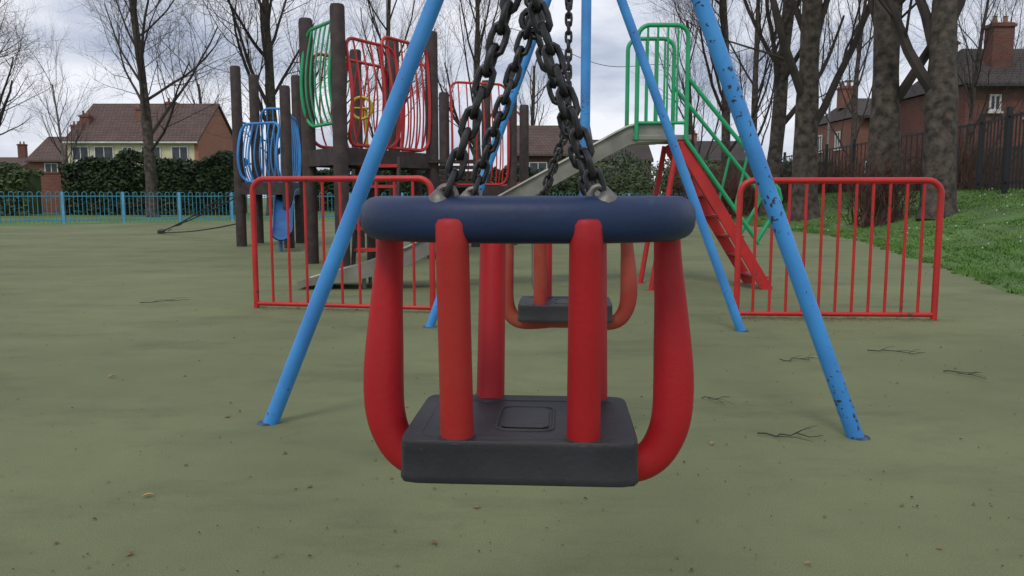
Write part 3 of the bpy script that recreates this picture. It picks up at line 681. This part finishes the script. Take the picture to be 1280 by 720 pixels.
house('red brick terrace house between the middle and right bank trees',20.9,27,49,57,5.6,7.0,BRICK,SLATE,wins=[(21.9,4.6,.7,1.0),(24,4.6,1.2,1.1),(22,2.3,1.4,1.3)],gwins=[(52,4.4,.8,1.1,'x'),(55,4.4,.8,1.1,'x')],chim=[(21.6,53,.7,.8,7.9)],hip=1.2)
house('large dark red brick house with tall chimneys at the right edge',19.2,28,34.5,41,5.5,7.4,BRICK2,SLATE,wins=[(20.4,4.75,.5,.7),(22.3,4.7,1.2,1.1),(20.8,2.2,1.2,1.1)],gwins=[(37,4.5,.6,.9,'x')],chim=[(21.3,36,.9,.7,8.3),(20.4,38.4,.6,.5,8.0),(24,36,1,.7,8.8)],hip=1.6)
mb=MB(); mb.box((-23.0,41.5,1.0),(9,.25,2.0)); mb.box((-23,41.5,2.03),(9.1,.34,.08))
tag(mb.build('brick_wall',BRICK,smooth=False),'low red brick boundary wall below the cream house','wall')
p=at(488,246,60); mb=MB(); mb.tube([(p.x,60,0),(p.x,60,17)],[.13,.09],8); mb.tube([(p.x-.8,60,16.4),(p.x+.8,60,16.4)],.05,6)
tag(mb.build('telegraph_pole',mat('grey_pole',(.35,.35,.34),None,.7)),'thin pale pole rising behind the middle of the climbing frame','pole')
p=at(1032,246,44); mb=MB(); mb.tube([(p.x,44,0),(p.x,44,6.4),(p.x+.1,44,6.8),(p.x+.9,44,7.0)],[.08,.05,.04,.035],8); mb.box((p.x+1.1,44,6.98),(.6,.2,.1))
tag(mb.build('street_lamp',mat('grey_lamp',(.3,.3,.3),None,.6)),'grey street lamp between the middle bank trees and the terrace','street lamp')
a=at(700,60,62); b=at(800,82,70); mb=MB(); mb.tube([a.lerp(b,i/10)-V((0,0,.6*math.sin(PI*i/10))) for i in range(-6,17)],.025,4)
tag(mb.build('overhead_wire',BLACKM),'thin black overhead wire against the sky behind the chains','wire')
# ---------------------------------------------------------------- world, light, camera
w=bpy.data.worlds.new('World'); scene.world=w; w.use_nodes=True; N=w.node_tree.nodes; L=w.node_tree.links
bg=N['Background']; bg.inputs['Strength'].default_value=.108
sky=N.new('ShaderNodeTexSky'); sky.sky_type='NISHITA'; sky.sun_disc=False; sky.sun_elevation=math.radians(50); sky.sun_rotation=math.radians(200)
tc=N.new('ShaderNodeTexCoord'); mp=N.new('ShaderNodeMapping'); mp.inputs['Scale'].default_value=(1,1,2.8); mp.inputs['Location'].default_value=(.3,.2,.1); L.new(tc.outputs['Generated'],mp.inputs['Vector'])
no=N.new('ShaderNodeTexNoise'); no.inputs['Scale'].default_value=3.4; no.inputs['Detail'].default_value=8; no.inputs['Roughness'].default_value=.55; L.new(mp.outputs[0],no.inputs['Vector'])
r=N.new('ShaderNodeValToRGB'); r.color_ramp.elements[0].position=.40; r.color_ramp.elements[0].color=(4.6,5.1,6.4,1); r.color_ramp.elements[1].position=.60; r.color_ramp.elements[1].color=(9.0,9.1,9.7,1)
L.new(no.outputs['Fac'],r.inputs['Fac'])
mx=N.new('ShaderNodeMixRGB'); mx.inputs['Fac'].default_value=.9; L.new(sky.outputs[0],mx.inputs['Color1']); L.new(r.outputs[0],mx.inputs['Color2']); L.new(mx.outputs[0],bg.inputs['Color'])
sun=bpy.data.lights.new('sun','SUN'); sun.energy=1.2; sun.angle=math.radians(16); sun.color=(1,.95,.87); so=bpy.data.objects.new('sun',sun); col.objects.link(so)
so.rotation_euler=(math.radians(40),0,math.radians(-20))
cam=bpy.data.cameras.new('camera'); co=bpy.data.objects.new('camera',cam); col.objects.link(co); co.location=(0,0,H); co.rotation_euler=(math.radians(90)-P,0,0)
cam.sensor_width=36; cam.lens=F/1280*36; cam.clip_end=2000; cam.clip_start=.05; scene.camera=co
scene.view_settings.view_transform='Standard'; scene.view_settings.look='None'; scene.view_settings.exposure=0
